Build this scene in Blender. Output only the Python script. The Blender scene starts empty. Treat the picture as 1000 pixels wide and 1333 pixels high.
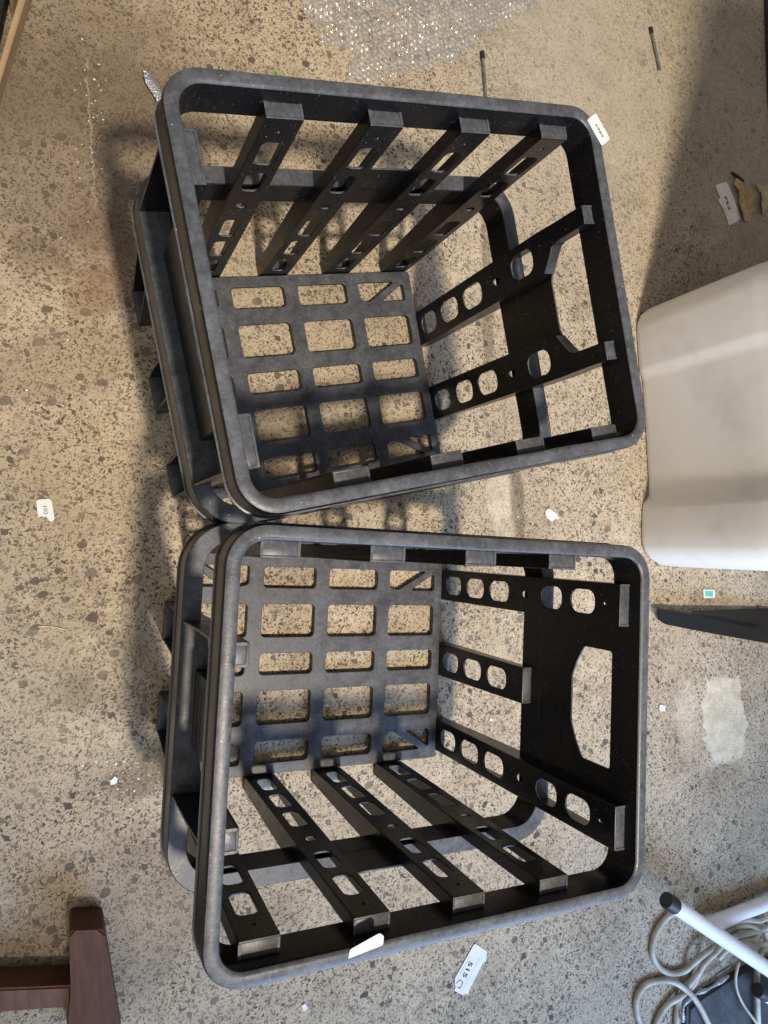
import bpy, bmesh, math, random
from mathutils import Vector, Matrix
random.seed(7)
R = math.radians
sc = bpy.context.scene
col = sc.collection

# ------------------------------------------------------------ camera (hand-held, about a metre up, looking down and to the right)
F_PX, TILT, ROLL, HC = 867.3, 0.44193, -0.09198, 1.03766
st, ct, sr, cr = math.sin(TILT), math.cos(TILT), math.sin(ROLL), math.cos(ROLL)
FW = Vector((st, 0, -ct)); RT0 = Vector((ct, 0, st)); UP0 = Vector((0, 1, 0))
RT = cr*RT0 + sr*UP0; UPV = -sr*RT0 + cr*UP0
EYE = Vector((0, 0, HC))
cd = bpy.data.cameras.new('camera'); cam = bpy.data.objects.new('camera', cd); col.objects.link(cam)
cd.sensor_fit = 'VERTICAL'; cd.sensor_height = 36.0; cd.lens = F_PX/1333.333*36.0
cd.clip_start = 0.02; cd.clip_end = 60
cam.matrix_world = Matrix(((RT.x, UPV.x, -FW.x, EYE.x), (RT.y, UPV.y, -FW.y, EYE.y), (RT.z, UPV.z, -FW.z, EYE.z), (0, 0, 0, 1)))
sc.camera = cam

def at(px, py, z=0.0):
    """where the sight line through a point of the photograph meets the level z"""
    r = FW*F_PX + RT*(px-500) - UPV*(py-666.5)
    return EYE + r*((z-HC)/r.z)

# ------------------------------------------------------------ light
w = bpy.data.worlds.new('World'); sc.world = w; w.use_nodes = True
wn = w.node_tree; bg = wn.nodes['Background']
bg.inputs['Color'].default_value = (0.86, 0.82, 0.80, 1); bg.inputs['Strength'].default_value = 0.30

def lamp(name, kind, loc, target, energy, color, **kw):
    l = bpy.data.lights.new(name, kind); l.energy = energy; l.color = color
    for k, v in kw.items(): setattr(l, k, v)
    o = bpy.data.objects.new(name, l); col.objects.link(o); o.location = loc
    o.rotation_euler = (Vector(target)-Vector(loc)).to_track_quat('-Z', 'Y').to_euler()
    return o
lamp('warm_lamp', 'SPOT', (0.30, -1.75, 5.10), (0.66, 0.48, 0), 1580, (1.0, 0.885, 0.72), spot_size=R(30), spot_blend=0.85, shadow_soft_size=0.20)
lamp('added_fill', 'AREA', (-0.95, -0.75, 2.30), (0.25, 0.0, 0), 11, (1.0, 0.93, 0.84), shape='SQUARE', size=1.3)  # added lamp with no visible source, softens shadows left of the crates
lamp('doorway_daylight', 'AREA', (0.95, -2.25, 1.35), (0.85, -0.95, 0), 74, (0.38, 0.60, 1.0), shape='RECTANGLE', size=1.6, size_y=0.9)

sc.view_settings.view_transform = 'Standard'
sc.view_settings.look = 'None'
sc.view_settings.exposure = 0.0
sc.view_settings.gamma = 1.0

# ------------------------------------------------------------ node helper
class NT:
    def __init__(s, name):
        s.m = bpy.data.materials.new(name); s.m.use_nodes = True
        s.t = s.m.node_tree; s.n = s.t.nodes
        s.b = s.n['Principled BSDF']; s.out = s.n['Material Output']
        s.tc = s.n.new('ShaderNodeTexCoord')
    def L(s, a, b): s.t.links.new(a, b)
    def put(s, sock, v):
        if isinstance(v, bpy.types.NodeSocket): s.L(v, sock)
        elif v is not None:
            if isinstance(v, (tuple, list)) and len(v) == 3 and sock.type == 'RGBA': v = (*v, 1)
            sock.default_value = v
    def math(s, op, a, b=None, c=None, clamp=False):
        n = s.n.new('ShaderNodeMath'); n.operation = op; n.use_clamp = clamp
        s.put(n.inputs[0], a); s.put(n.inputs[1], b)
        if c is not None: s.put(n.inputs[2], c)
        return n.outputs[0]
    def vmath(s, op, a, b=None, scale=None):
        n = s.n.new('ShaderNodeVectorMath'); n.operation = op
        s.put(n.inputs[0], a); s.put(n.inputs[1], b)
        if scale is not None: s.put(n.inputs['Scale'], scale)
        return n.outputs['Value'] if op in ('LENGTH', 'DOT_PRODUCT', 'DISTANCE') else n.outputs[0]
    def mapr(s, v, a, b, c=0.0, d=1.0, smooth=True):
        n = s.n.new('ShaderNodeMapRange'); n.interpolation_type = 'SMOOTHSTEP' if smooth else 'LINEAR'
        s.put(n.inputs[0], v); s.put(n.inputs[1], a); s.put(n.inputs[2], b); s.put(n.inputs[3], c); s.put(n.inputs[4], d)
        return n.outputs[0]
    def noise(s, vec, scale, detail=3.0, rough=0.5, out='Fac'):
        n = s.n.new('ShaderNodeTexNoise'); s.put(n.inputs['Vector'], vec)
        n.inputs['Scale'].default_value = scale; n.inputs['Detail'].default_value = detail; n.inputs['Roughness'].default_value = rough
        return n.outputs[out]
    def map(s, vec, loc=(0,0,0), rot=(0,0,0), scale=(1,1,1)):
        if tuple(rot) != (0, 0, 0) and tuple(scale) != (1, 1, 1):
            vec = s.map(vec, rot=rot); rot = (0, 0, 0)      # turn first, then stretch
        n = s.n.new('ShaderNodeMapping'); s.put(n.inputs['Vector'], vec)
        n.inputs['Location'].default_value = loc; n.inputs['Rotation'].default_value = rot; n.inputs['Scale'].default_value = scale
        return n.outputs[0]
    def vor(s, vec, scale, metric='EUCLIDEAN', feature='F1', rnd=1.0):
        n = s.n.new('ShaderNodeTexVoronoi'); n.distance = metric; n.feature = feature
        s.put(n.inputs['Vector'], vec); n.inputs['Scale'].default_value = scale; n.inputs['Randomness'].default_value = rnd
        return n
    def mix(s, f, a, b, mode='MIX'):
        n = s.n.new('ShaderNodeMix'); n.data_type = 'RGBA'; n.blend_type = mode
        s.put(n.inputs[0], f); s.put(n.inputs[6], a); s.put(n.inputs[7], b)
        return n.outputs[2]
    def sep(s, c):
        n = s.n.new('ShaderNodeSeparateColor'); s.put(n.inputs[0], c); return n.outputs
    def bump(s, h, strength=0.3, dist=0.001):
        n = s.n.new('ShaderNodeBump'); n.inputs['Strength'].default_value = strength; n.inputs['Distance'].default_value = dist
        s.put(n.inputs['Height'], h); s.L(n.outputs[0], s.b.inputs['Normal'])
    def set(s, color=None, rough=None, **kw):
        s.put(s.b.inputs['Base Color'], color); s.put(s.b.inputs['Roughness'], rough)
        for k, v in kw.items(): s.put(s.b.inputs[k.replace('_', ' ')], v)
        return s.m

# ------------------------------------------------------------ floor material: exposed-aggregate concrete
def floor_material():
    s = NT('exposed_aggregate_concrete')
    P = s.tc.outputs['Object']
    wcol = s.noise(P, 90, 2, .5, 'Color')
    warp = s.vmath('SCALE', s.vmath('SUBTRACT', wcol, (.5, .5, .5)), scale=0.007)
    Q = s.vmath('ADD', P, warp)
    wide = s.noise(P, 3.1, 4, .6)
    mid = s.noise(P, 21, 5, .65)
    fine = s.noise(P, 420, 3, .7)
    base = s.mix(s.mapr(wide, .35, .65), (.385, .308, .214), (.48, .398, .288))
    base = s.mix(s.mapr(mid, .30, .72), s.mix(.55, base, (.27, .215, .15)), base)
    base = s.mix(s.mapr(fine, .38, .75, 0, .55), base, (.60, .52, .40))
    base = s.mix(s.mapr(s.noise(P, 190, 3, .7), .53, .68, 0, .45), base, (.19, .145, .10))
    shared = {k: s.math('SUBTRACT', s.noise(P, k, 5, .65), .5) for k in (5, 14, 34)}
    def blob(px, py, rx, ry, rot=0, rough=.45, z=0, sc_=14, edge=.35):
        p = at(px, py, 0)
        v = s.map(P, loc=(0, 0, 0))
        v = s.vmath('SUBTRACT', P, (p.x, p.y, 0))
        v = s.map(v, rot=(0, 0, -rot)); v = s.vmath('MULTIPLY', v, (1/rx, 1/ry, 0))
        d = s.vmath('LENGTH', v)
        d = s.math('ADD', d, s.math('MULTIPLY', shared[5 if sc_ < 8 else 34 if sc_ > 25 else 14], rough*3))
        return s.mapr(d, 1-edge, 1+edge, 1, 0)
    # smooth cement skins where the stones hardly show
    smooth = s.math('MAXIMUM', blob(760, 60, .26, .34, .1, .5, sc_=5, edge=.8), s.math('MULTIPLY', blob(960, 160, .18, .5, .1, .4, sc_=5, edge=.7), .8))
    pc = at(943, 938, 0)
    v = s.map(s.vmath('SUBTRACT', P, (pc.x, pc.y, 0)), rot=(0, 0, .02)); v = s.vmath('ADD', v, s.vmath('SCALE', s.vmath('SUBTRACT', s.noise(P, 28, 5, .65, 'Color'), (.5, .5, .5)), scale=.085))
    v = s.vmath('ABSOLUTE', s.vmath('MULTIPLY', v, (1/.068, 1/.102, 0)))
    q = s.n.new('ShaderNodeSeparateXYZ'); s.L(v, q.inputs[0])
    q4 = s.math('POWER', s.math('ADD', s.math('POWER', q.outputs[0], 4), s.math('POWER', q.outputs[1], 4)), .25)
    patch = s.mapr(q4, .88, 1.03, .95, 0)
    wv = s.n.new('ShaderNodeTexWave'); wv.wave_type = 'RINGS'; s.L(s.vmath('SUBTRACT', P, (pc.x+.03, pc.y-.01, 0)), wv.inputs['Vector'])
    wv.inputs['Scale'].default_value = 55; wv.inputs['Distortion'].default_value = 14; wv.inputs['Detail'].default_value = 2; wv.inputs['Detail Scale'].default_value = .6
    trowel = s.math('MULTIPLY', s.math('MULTIPLY', wv.outputs['Fac'], patch), s.mapr(s.noise(P, 15, 2), .42, .6, 0, 1))
    patch2 = blob(895, 930, .035, .07, 0, .5, sc_=30)
    patch3 = blob(655, 655, .035, .070, .1, .3, sc_=30, edge=.15)
    patch = s.math('MAXIMUM', patch, s.math('MAXIMUM', s.math('MULTIPLY', patch2, .45), s.math('MULTIPLY', patch3, .55)))
    # chips of stone
    chips = None; chipcol = None
    specs = [(112, 1.9, 20, .62, .36, 'EUCLIDEAN'), (95, 2.2, 75, .50, .33, 'MANHATTAN'), (118, 2.0, 130, .62, .36, 'EUCLIDEAN'),
             (62, 1.35, 50, .40, .36, 'MANHATTAN'), (40, 1.25, 160, .22, .33, 'EUCLIDEAN'), (210, 2.2, 100, .48, .36, 'EUCLIDEAN'),
             (175, 3.0, 155, .6, .36, 'EUCLIDEAN')]
    for i, (scale, stretch, rot, prob, size, metric) in enumerate(specs):
        v = s.map(Q, loc=(i*.37, i*.21, 0), rot=(0, 0, R(rot)), scale=(1, stretch, 1))
        vo = s.vor(v, scale, metric)
        rr = s.sep(vo.outputs['Color'])
        k = 1.45 if metric == 'MANHATTAN' else 1.0
        thr = s.math('MULTIPLY', s.math('ADD', s.math('MULTIPLY', rr[0], .8), .35), size*k)
        d = s.math('SUBTRACT', thr, vo.outputs['Distance'])
        m = s.mapr(d, 0, .07, 0, 1)
        m = s.math('MULTIPLY', m, s.math('LESS_THAN', rr[1], prob))
        m = s.math('MULTIPLY', m, s.math('ADD', s.math('MULTIPLY', rr[2], .25), .75))
        c = s.mix(rr[2], (.085, .064, .048), (.042, .034, .030)) if i not in (3, 4) else s.mix(rr[2], (.11, .098, .088), (.042, .041, .044))
        base_prev = chipcol
        chipcol = c if chipcol is None else s.mix(m, chipcol, c)
        chips = m if chips is None else s.math('MAXIMUM', chips, m)
    vis = s.math('SUBTRACT', 1, s.math('MULTIPLY', smooth, .62), clamp=True)
    vis = s.math('MULTIPLY', vis, s.math('SUBTRACT', 1, s.math('MULTIPLY', patch, 1.0), clamp=True))
    vis = s.math('MULTIPLY', vis, s.mapr(s.noise(P, 9, 3), .3, .6, .60, 1))
    chips = s.math('MULTIPLY', chips, vis)
    base = s.mix(s.math('MULTIPLY', smooth, .7), base, (.40, .355, .28))
    base = s.mix(patch, base, s.mix(s.mapr(s.noise(P, 30, 5, .7), .35, .65), (.44, .38, .28), (.62, .55, .43)))
    colr = s.mix(s.math('MULTIPLY', chips, .95), base, chipcol)
    ln = s.vor(s.map(Q, rot=(0, 0, R(20)), scale=(1, 1.8, 1)), 95, 'EUCLIDEAN', 'DISTANCE_TO_EDGE')
    lm = s.math('MULTIPLY', s.mapr(ln.outputs['Distance'], .015, .07, 1, 0), s.mapr(s.noise(P, 75, 3, .6), .42, .60, 0, .72))
    colr = s.mix(s.math('MULTIPLY', lm, vis), colr, (.15, .11, .075))
    # white crumbs of lime
    vo = s.vor(Q, 75, 'EUCLIDEAN'); rr = s.sep(vo.outputs['Color'])
    wh = s.math('MULTIPLY', s.math('LESS_THAN', vo.outputs['Distance'], s.math('MULTIPLY', rr[0], .10)), s.math('LESS_THAN', rr[1], .16))
    colr = s.mix(s.math('MULTIPLY', wh, .8), colr, (.66, .62, .55))
    # dirt and rust marks, with other dark brown stripes and patches
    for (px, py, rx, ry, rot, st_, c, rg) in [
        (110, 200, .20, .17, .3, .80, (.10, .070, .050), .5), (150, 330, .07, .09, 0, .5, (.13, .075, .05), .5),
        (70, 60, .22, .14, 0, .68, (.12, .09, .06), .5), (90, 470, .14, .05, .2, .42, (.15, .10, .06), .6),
        (178, 880, .10, .06, 0, .28, (.16, .12, .09), .6), (102, 905, .022, .030, 0, .5, (.085, .065, .04), .4),
        (190, 1015, .05, .022, -.2, .65, (.07, .055, .045), .6), (150, 1010, .06, .04, 0, .3, (.10, .08, .06), .6),  # dark brown patches left of the lower crate
        (150, 1200, .16, .11, 0, .45, (.15, .11, .08), .5), (20, 760, .09, .2, 0, .25, (.17, .13, .08), .5),
        (674, 655, .016, .085, -.05, .80, (.085, .060, .042), .35), (634, 385, .013, .16, -.09, .66, (.10, .070, .048), .35),  # two long narrow dark brown stripes on the floor
        (262, 640, .03, .05, 0, .5, (.10, .07, .05), .5), (440, 590, .14, .03, .2, .55, (.10, .065, .045), .5),  # brown patches beneath and between the crates, next line too
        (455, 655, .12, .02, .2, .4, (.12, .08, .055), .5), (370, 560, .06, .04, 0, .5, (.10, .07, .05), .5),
        (130, 375, .06, .03, .7, .35, (.22, .10, .05), .5), (940, 1010, .06, .02, 0, .4, (.16, .12, .09), .5),
        (870, 60, .02, .035, .2, .3, (.13, .10, .07), .6), (835, 75, .018, .02, 0, .35, (.16, .12, .08), .6),
        (950, 380, .10, .05, 0, .3, (.18, .10, .07), .6), (260, 1240, .1, .05, 0, .25, (.15, .13, .12), .6),
        (110, 660, .07, .11, 0, .12, (.2, .15, .1), .5), (560, 250, .02, .12, 0, .2, (.15, .11, .08), .5)]:
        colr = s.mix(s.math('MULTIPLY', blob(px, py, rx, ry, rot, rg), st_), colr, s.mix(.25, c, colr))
    grime = s.math('MULTIPLY', s.mapr(s.noise(P, 4.3, 7, .72), .50, .68, 0, .55), s.math('SUBTRACT', 1, patch, clamp=True))
    colr = s.mix(grime, colr, s.mix(.35, (.13, .095, .065), colr))
    grime2 = s.mapr(s.noise(s.map(P, loc=(3, 7, 0)), 11, 6, .75), .56, .70, 0, .35)
    colr = s.mix(grime2, colr, s.mix(.4, (.11, .080, .055), colr))
    # hairline cracks
    def crack(px0, py0, px1, py1, width, amp, c, strength):
        a, b = at(px0, py0), at(px1, py1)
        d = (b-a); Ln = d.length; ang = math.atan2(d.y, d.x)
        v = s.vmath('SUBTRACT', P, (a.x, a.y, 0)); v = s.map(v, rot=(0, 0, -ang))
        sp = s.n.new('ShaderNodeSeparateXYZ'); s.L(v, sp.inputs[0])
        y = s.math('ADD', sp.outputs[1], s.math('MULTIPLY', s.math('SUBTRACT', s.noise(P, 26, 5, .7), .5), amp))
        m = s.mapr(s.math('ABSOLUTE', y), width*.4, width, 1, 0)
        m = s.math('MULTIPLY', m, s.mapr(sp.outputs[0], -.01, .02, 0, 1)); m = s.math('MULTIPLY', m, s.mapr(sp.outputs[0], Ln-.02, Ln+.01, 1, 0))
        m = s.math('MULTIPLY', m, s.mapr(s.noise(P, 60, 3), .35, .5, .15, 1))
        return s.mix(s.math('MULTIPLY', m, strength), colr, c)
    colr = crack(112, 70, 124, 270, .0016, .030, (.45, .40, .32), .4)
    colr = crack(845, 1001, 905, 990, .0013, .02, (.10, .075, .055), .7)
    colr = crack(975, 993, 1010, 991, .0013, .02, (.10, .075, .055), .7)
    colr = crack(962, 840, 955, 862, .0012, .01, (.08, .06, .04), .9)
    colr = crack(455, 68, 453, 104, .0012, .002, (.15, .12, .09), .6)
    colr = s.mix(s.math('MULTIPLY', trowel, .10), colr, (.28, .22, .14))
    h = s.math('ADD', s.math('MULTIPLY', s.math('ADD', chips, s.math('MULTIPLY', trowel, .35)), -.6), s.math('ADD', s.math('MULTIPLY', mid, .9), s.math('MULTIPLY', fine, .55)))
    s.bump(h, .85, .0020)
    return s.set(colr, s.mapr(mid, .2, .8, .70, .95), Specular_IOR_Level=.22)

def plastic_material():
    s = NT('black_crate_plastic'); P = s.tc.outputs['Object']
    geo = s.n.new('ShaderNodeNewGeometry')
    sp = s.n.new('ShaderNodeSeparateXYZ'); s.L(geo.outputs['Normal'], sp.inputs[0])
    up = s.mapr(sp.outputs[2], .35, .95, 0, 1)
    n1 = s.noise(P, 34, 6, .72); n2 = s.noise(P, 170, 4, .7); n3 = s.noise(P, 520, 2, .6)
    d = s.math('MULTIPLY', s.mapr(n1, .25, .75, .35, .85), s.mapr(n2, .25, .75, .60, 1))
    dust = s.math('ADD', s.math('MULTIPLY', s.math('MULTIPLY', up, d), .85), s.math('MULTIPLY', s.mapr(n2, .55, .8, 0, 1), .07))  # settled dust plus bluish sky sheen put into the upward faces' colour
    base = s.mix(dust, (.0055, .0055, .0065), (.150, .158, .180))
    for rz, sc1 in ((.35, (12, 240, 30)), (1.35, (10, 210, 26)), (2.4, (16, 260, 34))):
        scr = s.noise(s.map(P, scale=sc1, rot=(.4, 0, rz)), 3, 2, .6)
        base = s.mix(s.mapr(scr, .69, .74, 0, .30), base, (.20, .20, .20))
    vo = s.vor(P, 170); rr = s.sep(vo.outputs['Color'])
    sp2 = s.math('MULTIPLY', s.math('LESS_THAN', vo.outputs['Distance'], s.math('MULTIPLY', rr[0], .13)), s.math('LESS_THAN', rr[1], .11))
    base = s.mix(s.math('MULTIPLY', sp2, .75), base, (.45, .42, .36))
    s.bump(s.math('ADD', n2, s.math('MULTIPLY', n3, .6)), .30, .0006)
    return s.set(base, s.math('ADD', s.mapr(n1, .3, .7, .24, .36), s.math('MULTIPLY', dust, .22)), Specular_IOR_Level=.32)

def simple(name, c1, c2=None, scale=40, rough=.6, bump=.2, bd=.0006, **kw):
    s = NT(name); P = s.tc.outputs['Object']
    n = s.noise(P, scale, 5, .6)
    s.bump(s.noise(P, scale*4, 3, .6), bump, bd)
    return s.set(s.mix(s.mapr(n, .3, .7), c1, c2 or tuple(v*.8 for v in c1)), rough, **kw)

def wood_material(name, c1, c2, rough=.45):
    s = NT(name); P = s.tc.outputs['Object']
    v = s.map(P, scale=(14, 2.2, 14)); n = s.noise(v, 9, 6, .7)
    s.bump(n, .25, .0008)
    return s.set(s.mix(s.mapr(n, .3, .7), c1, c2), rough)

def tub_material():
    s = NT('scuffed_white_plastic'); P = s.tc.outputs['Object']
    n1 = s.noise(P, 7, 5, .6); n2 = s.noise(P, 60, 5, .7)
    c = s.mix(s.mapr(n1, .45, .75, 0, .65), (.84, .83, .80), (.60, .57, .52))
    scr = s.noise(s.map(P, scale=(3, 5, 40), rot=(.3, .1, 0)), 8, 4, .7)
    c = s.mix(s.mapr(scr, .66, .78, 0, .45), c, (.30, .28, .25))
    c = s.mix(s.mapr(n2, .6, .8, 0, .25), c, (.33, .31, .28))
    s.bump(n2, .12, .001)
    return s.set(c, .42, Specular_IOR_Level=.45)

def bubble_material():
    s = NT('clear_bubble_wrap')
    s.set((.82, .82, .80), .25, Specular_IOR_Level=.5)
    tr = s.n.new('ShaderNodeBsdfTransparent'); mx = s.n.new('ShaderNodeMixShader'); gl = s.n.new('ShaderNodeBsdfGlossy'); mg = s.n.new('ShaderNodeMixShader')
    gl.inputs['Roughness'].default_value = .14; gl.inputs['Color'].default_value = (1, 1, 1, 1)
    lw = s.n.new('ShaderNodeLayerWeight'); lw.inputs['Blend'].default_value = .30
    n = s.noise(s.tc.outputs['Object'], 30, 4, .6)
    s.put(mx.inputs[0], s.mapr(n, .35, .7, .02, .22))
    s.L(tr.outputs[0], mx.inputs[1]); s.L(s.b.outputs[0], mx.inputs[2])
    s.put(mg.inputs[0], s.math('ADD', .05, s.math('MULTIPLY', lw.outputs['Fresnel'], .55), clamp=True))
    s.L(mx.outputs[0], mg.inputs[1]); s.L(gl.outputs[0], mg.inputs[2]); s.L(mg.outputs[0], s.out.inputs[0])
    s.bump(s.noise(s.tc.outputs['Object'], 150, 2, .6), .9, .0030)
    return s.m

M_FLOOR = floor_material(); M_CRATE = plastic_material(); M_TUB = tub_material(); M_BUB = bubble_material()
M_PAPER = simple('white_label_paper', (.66, .66, .65), (.58, .58, .57), 60, .6, .08)
M_DIRTYPAPER = simple('greyed_label_paper', (.80, .78, .75), (.70, .68, .65), 50, .7, .15)
M_INK = simple('black_print', (.02, .02, .022), (.03, .03, .03), 60, .6, 0)
M_FAINT = simple('grey_print', (.36, .37, .38), (.30, .31, .32), 60, .6, 0)
M_TEAL = simple('teal_print', (.10, .50, .44), (.08, .42, .38), 60, .5, 0)
M_STEEL = simple('dull_steel', (.22, .23, .19), (.12, .125, .105), 90, .38, .2, Metallic=.35)
M_DARKCAP = simple('black_rubber', (.014, .014, .017), (.022, .022, .025), 60, .5, .15)
M_TUBE = simple('white_powder_coat', (.80, .81, .82), (.74, .75, .77), 30, .30, .05)
M_CABLE = simple('cream_cable_sheath', (.52, .49, .41), (.30, .27, .21), 24, .5, .25)
M_WOOD = wood_material('dark_red_brown_wood', (.085, .024, .008), (.040, .012, .004), .75)
M_WOODTOP = wood_material('paler_brown_wood', (.125, .043, .020), (.062, .022, .010), .65)  # paler brown than the post, used for the rail
M_CARD = simple('tan_cardboard', (.36, .245, .14), (.30, .20, .115), 30, .75, .2)
M_BLACKSLAB = simple('dull_black', (.006, .006, .007), (.010, .010, .011), 20, .5, .6, .004)
M_PANEL = simple('dark_moulded_plastic', (.006, .0055, .005), (.009, .008, .007), 25, .55, .15, Specular_IOR_Level=.16)
M_PEEL = simple('dry_amber_peel', (.55, .40, .20), (.36, .17, .05), 55, .5, .5, .002, Subsurface_Weight=.1)
M_PEEL2 = simple('dry_pale_peel', (.52, .43, .28), (.40, .28, .14), 55, .5, .5, .002)
M_METAL = simple('blue_grey_painted_metal', (.060, .066, .070), (.032, .036, .038), 24, .50, .5, .002, Metallic=.2)
M_FOIL = simple('silvery_tape', (.50, .51, .53), (.25, .26, .28), 60, .25, .8, .003, Metallic=.6)
M_GREEN = simple('green_thread', (.06, .32, .07), (.05, .25, .06), 60, .5, .1)
M_CRUMB = simple('white_crumbs', (.75, .72, .66), (.62, .58, .50), 60, .8, .2)
M_CHIPS = simple('wood_and_plaster_bits', (.45, .34, .20), (.60, .52, .38), 90, .8, .2)

# ------------------------------------------------------------ mesh helpers
def link(name, me, mat, parent=None, M=None, smooth=None):
    o = bpy.data.objects.new(name, me); col.objects.link(o)
    if mat and not me.materials: me.materials.append(mat)
    if parent is not None: o.parent = parent
    if M is not None: o.matrix_local = M
    return o
def tag(o, label, cat, group=None):
    o['label'] = label; o['category'] = cat
    if group: o['group'] = group
    return o
def empty(name, loc=(0, 0, 0), rz=0):
    o = bpy.data.objects.new(name, None); col.objects.link(o); o.location = loc; o.rotation_euler = (0, 0, rz)
    o.empty_display_size = .05; return o
def mesh_from_bm(name, bm, smooth_angle=None):
    bmesh.ops.recalc_face_normals(bm, faces=bm.faces)
    me = bpy.data.meshes.new(name); bm.to_mesh(me); bm.free()
    if smooth_angle:
        for p in me.polygons: p.use_smooth = True
        me.set_sharp_from_angle(angle=smooth_angle)
    return me
def box(bm, lo, hi, bev=0):
    vs = [bm.verts.new((x, y, z)) for x in (lo[0], hi[0]) for y in (lo[1], hi[1]) for z in (lo[2], hi[2])]
    fs = [(0, 1, 3, 2), (4, 6, 7, 5), (0, 4, 5, 1), (2, 3, 7, 6), (0, 2, 6, 4), (1, 5, 7, 3)]
    ff = [bm.faces.new([vs[i] for i in f]) for f in fs]
    if bev:
        es = list({e for f in ff for e in f.edges})
        bmesh.ops.bevel(bm, geom=es, offset=bev, segments=2, affect='EDGES', profile=.5)
def rrect(cx, cy, w_, h_, r, seg=5):
    pts = []
    for (sx, sy, a0) in ((1, 1, 0), (-1, 1, 90), (-1, -1, 180), (1, -1, 270)):
        for i in range(seg+1):
            a = R(a0+90*i/seg)
            pts.append((cx+sx*(w_/2-r)+r*math.cos(a), cy+sy*(h_/2-r)+r*math.sin(a)))
    return pts
def rpoly(pts, r, seg=4):
    """round the corners of a polygon"""
    out = []; n = len(pts)
    for i in range(n):
        p0, p1, p2 = Vector(pts[i-1]), Vector(pts[i]), Vector(pts[(i+1) % n])
        a = (p0-p1); b = (p2-p1)
        rr = min(r, a.length*.45, b.length*.45)
        A = p1+a.normalized()*rr; B = p1+b.normalized()*rr
        for k in range(seg+1):
            t = k/seg
            q = A*(1-t)**2 + p1*2*t*(1-t) + B*t*t
            out.append((q.x, q.y))
    return out
def plate(outer, holes, thick, bev=.0006):
    """flat plate with openings in local xy, z from 0 to thick; rounded edges"""
    cu = bpy.data.curves.new('plate', 'CURVE'); cu.dimensions = '2D'; cu.fill_mode = 'BOTH'
    cu.extrude = thick/2-bev; cu.bevel_depth = bev; cu.bevel_resolution = 1; cu.offset = -bev
    for poly in [outer]+holes:
        sp = cu.splines.new('POLY'); sp.points.add(len(poly)-1); sp.use_cyclic_u = True
        for p, (x, y) in zip(sp.points, poly): p.co = (x, y, 0, 1)
    o = bpy.data.objects.new('tmp', cu); col.objects.link(o)
    dg = bpy.context.evaluated_depsgraph_get()
    me = bpy.data.meshes.new_from_object(o.evaluated_get(dg))
    bpy.data.objects.remove(o); bpy.data.curves.remove(cu)
    me.transform(Matrix.Translation((0, 0, thick/2)))
    return me
def add_mesh(bm, me, M):
    me = me.copy(); me.transform(M); bm.from_mesh(me); bpy.data.meshes.remove(me)
def tube_mesh(pts, rad, seg=10, closed=False, sub=6):
    P = [Vector(p) for p in pts]
    if sub > 1:
        Q = []
        n = len(P)
        for i in range(n-1):
            p0 = P[max(i-1, 0)]; p1 = P[i]; p2 = P[i+1]; p3 = P[min(i+2, n-1)]
            for k in range(sub):
                t = k/sub
                Q.append(.5*((2*p1)+(p2-p0)*t+(2*p0-5*p1+4*p2-p3)*t*t+(3*p1-p0-3*p2+p3)*t**3))
        Q.append(P[-1]); P = Q
    bm = bmesh.new(); rings = []
    nrm = None
    for i, p in enumerate(P):
        d = (P[min(i+1, len(P)-1)]-P[max(i-1, 0)]).normalized()
        if nrm is None: nrm = d.orthogonal().normalized()
        nrm = (nrm-d*nrm.dot(d)).normalized(); bn = d.cross(nrm)
        r = rad(i/(len(P)-1)) if callable(rad) else rad
        rings.append([bm.verts.new(p+r*(math.cos(2*math.pi*k/seg)*nrm+math.sin(2*math.pi*k/seg)*bn)) for k in range(seg)])
    for a, b in zip(rings, rings[1:]):
        for k in range(seg): bm.faces.new((a[k], a[(k+1) % seg], b[(k+1) % seg], b[k]))
    bm.faces.new(rings[0]); bm.faces.new(rings[-1])
    return mesh_from_bm('tube', bm, R(50))
def ring_mesh(hx, hy, r, prof, seg=9):
    """profile [(outward, z)] swept round a rounded rectangle whose inner wall is hx by hy"""
    bm = bmesh.new(); loops = []
    corners = ((1, 1, 0), (-1, 1, 90), (-1, -1, 180), (1, -1, 270))
    stations = []
    for (sx, sy, a0) in corners:
        for i in range(seg+1):
            a = R(a0+90*i/seg); stations.append((sx*(hx-r)+r*math.cos(a), sy*(hy-r)+r*math.sin(a), math.cos(a), math.sin(a)))
    for (x, y, nx, ny) in stations:
        loops.append([bm.verts.new((x+nx*d, y+ny*d, z)) for d, z in prof])
    n = len(loops); m = len(prof)
    for i in range(n):
        a, b = loops[i], loops[(i+1) % n]
        for k in range(m): bm.faces.new((a[k], a[(k+1) % m], b[(k+1) % m], b[k]))
    return mesh_from_bm('ring', bm, R(32))

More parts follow.
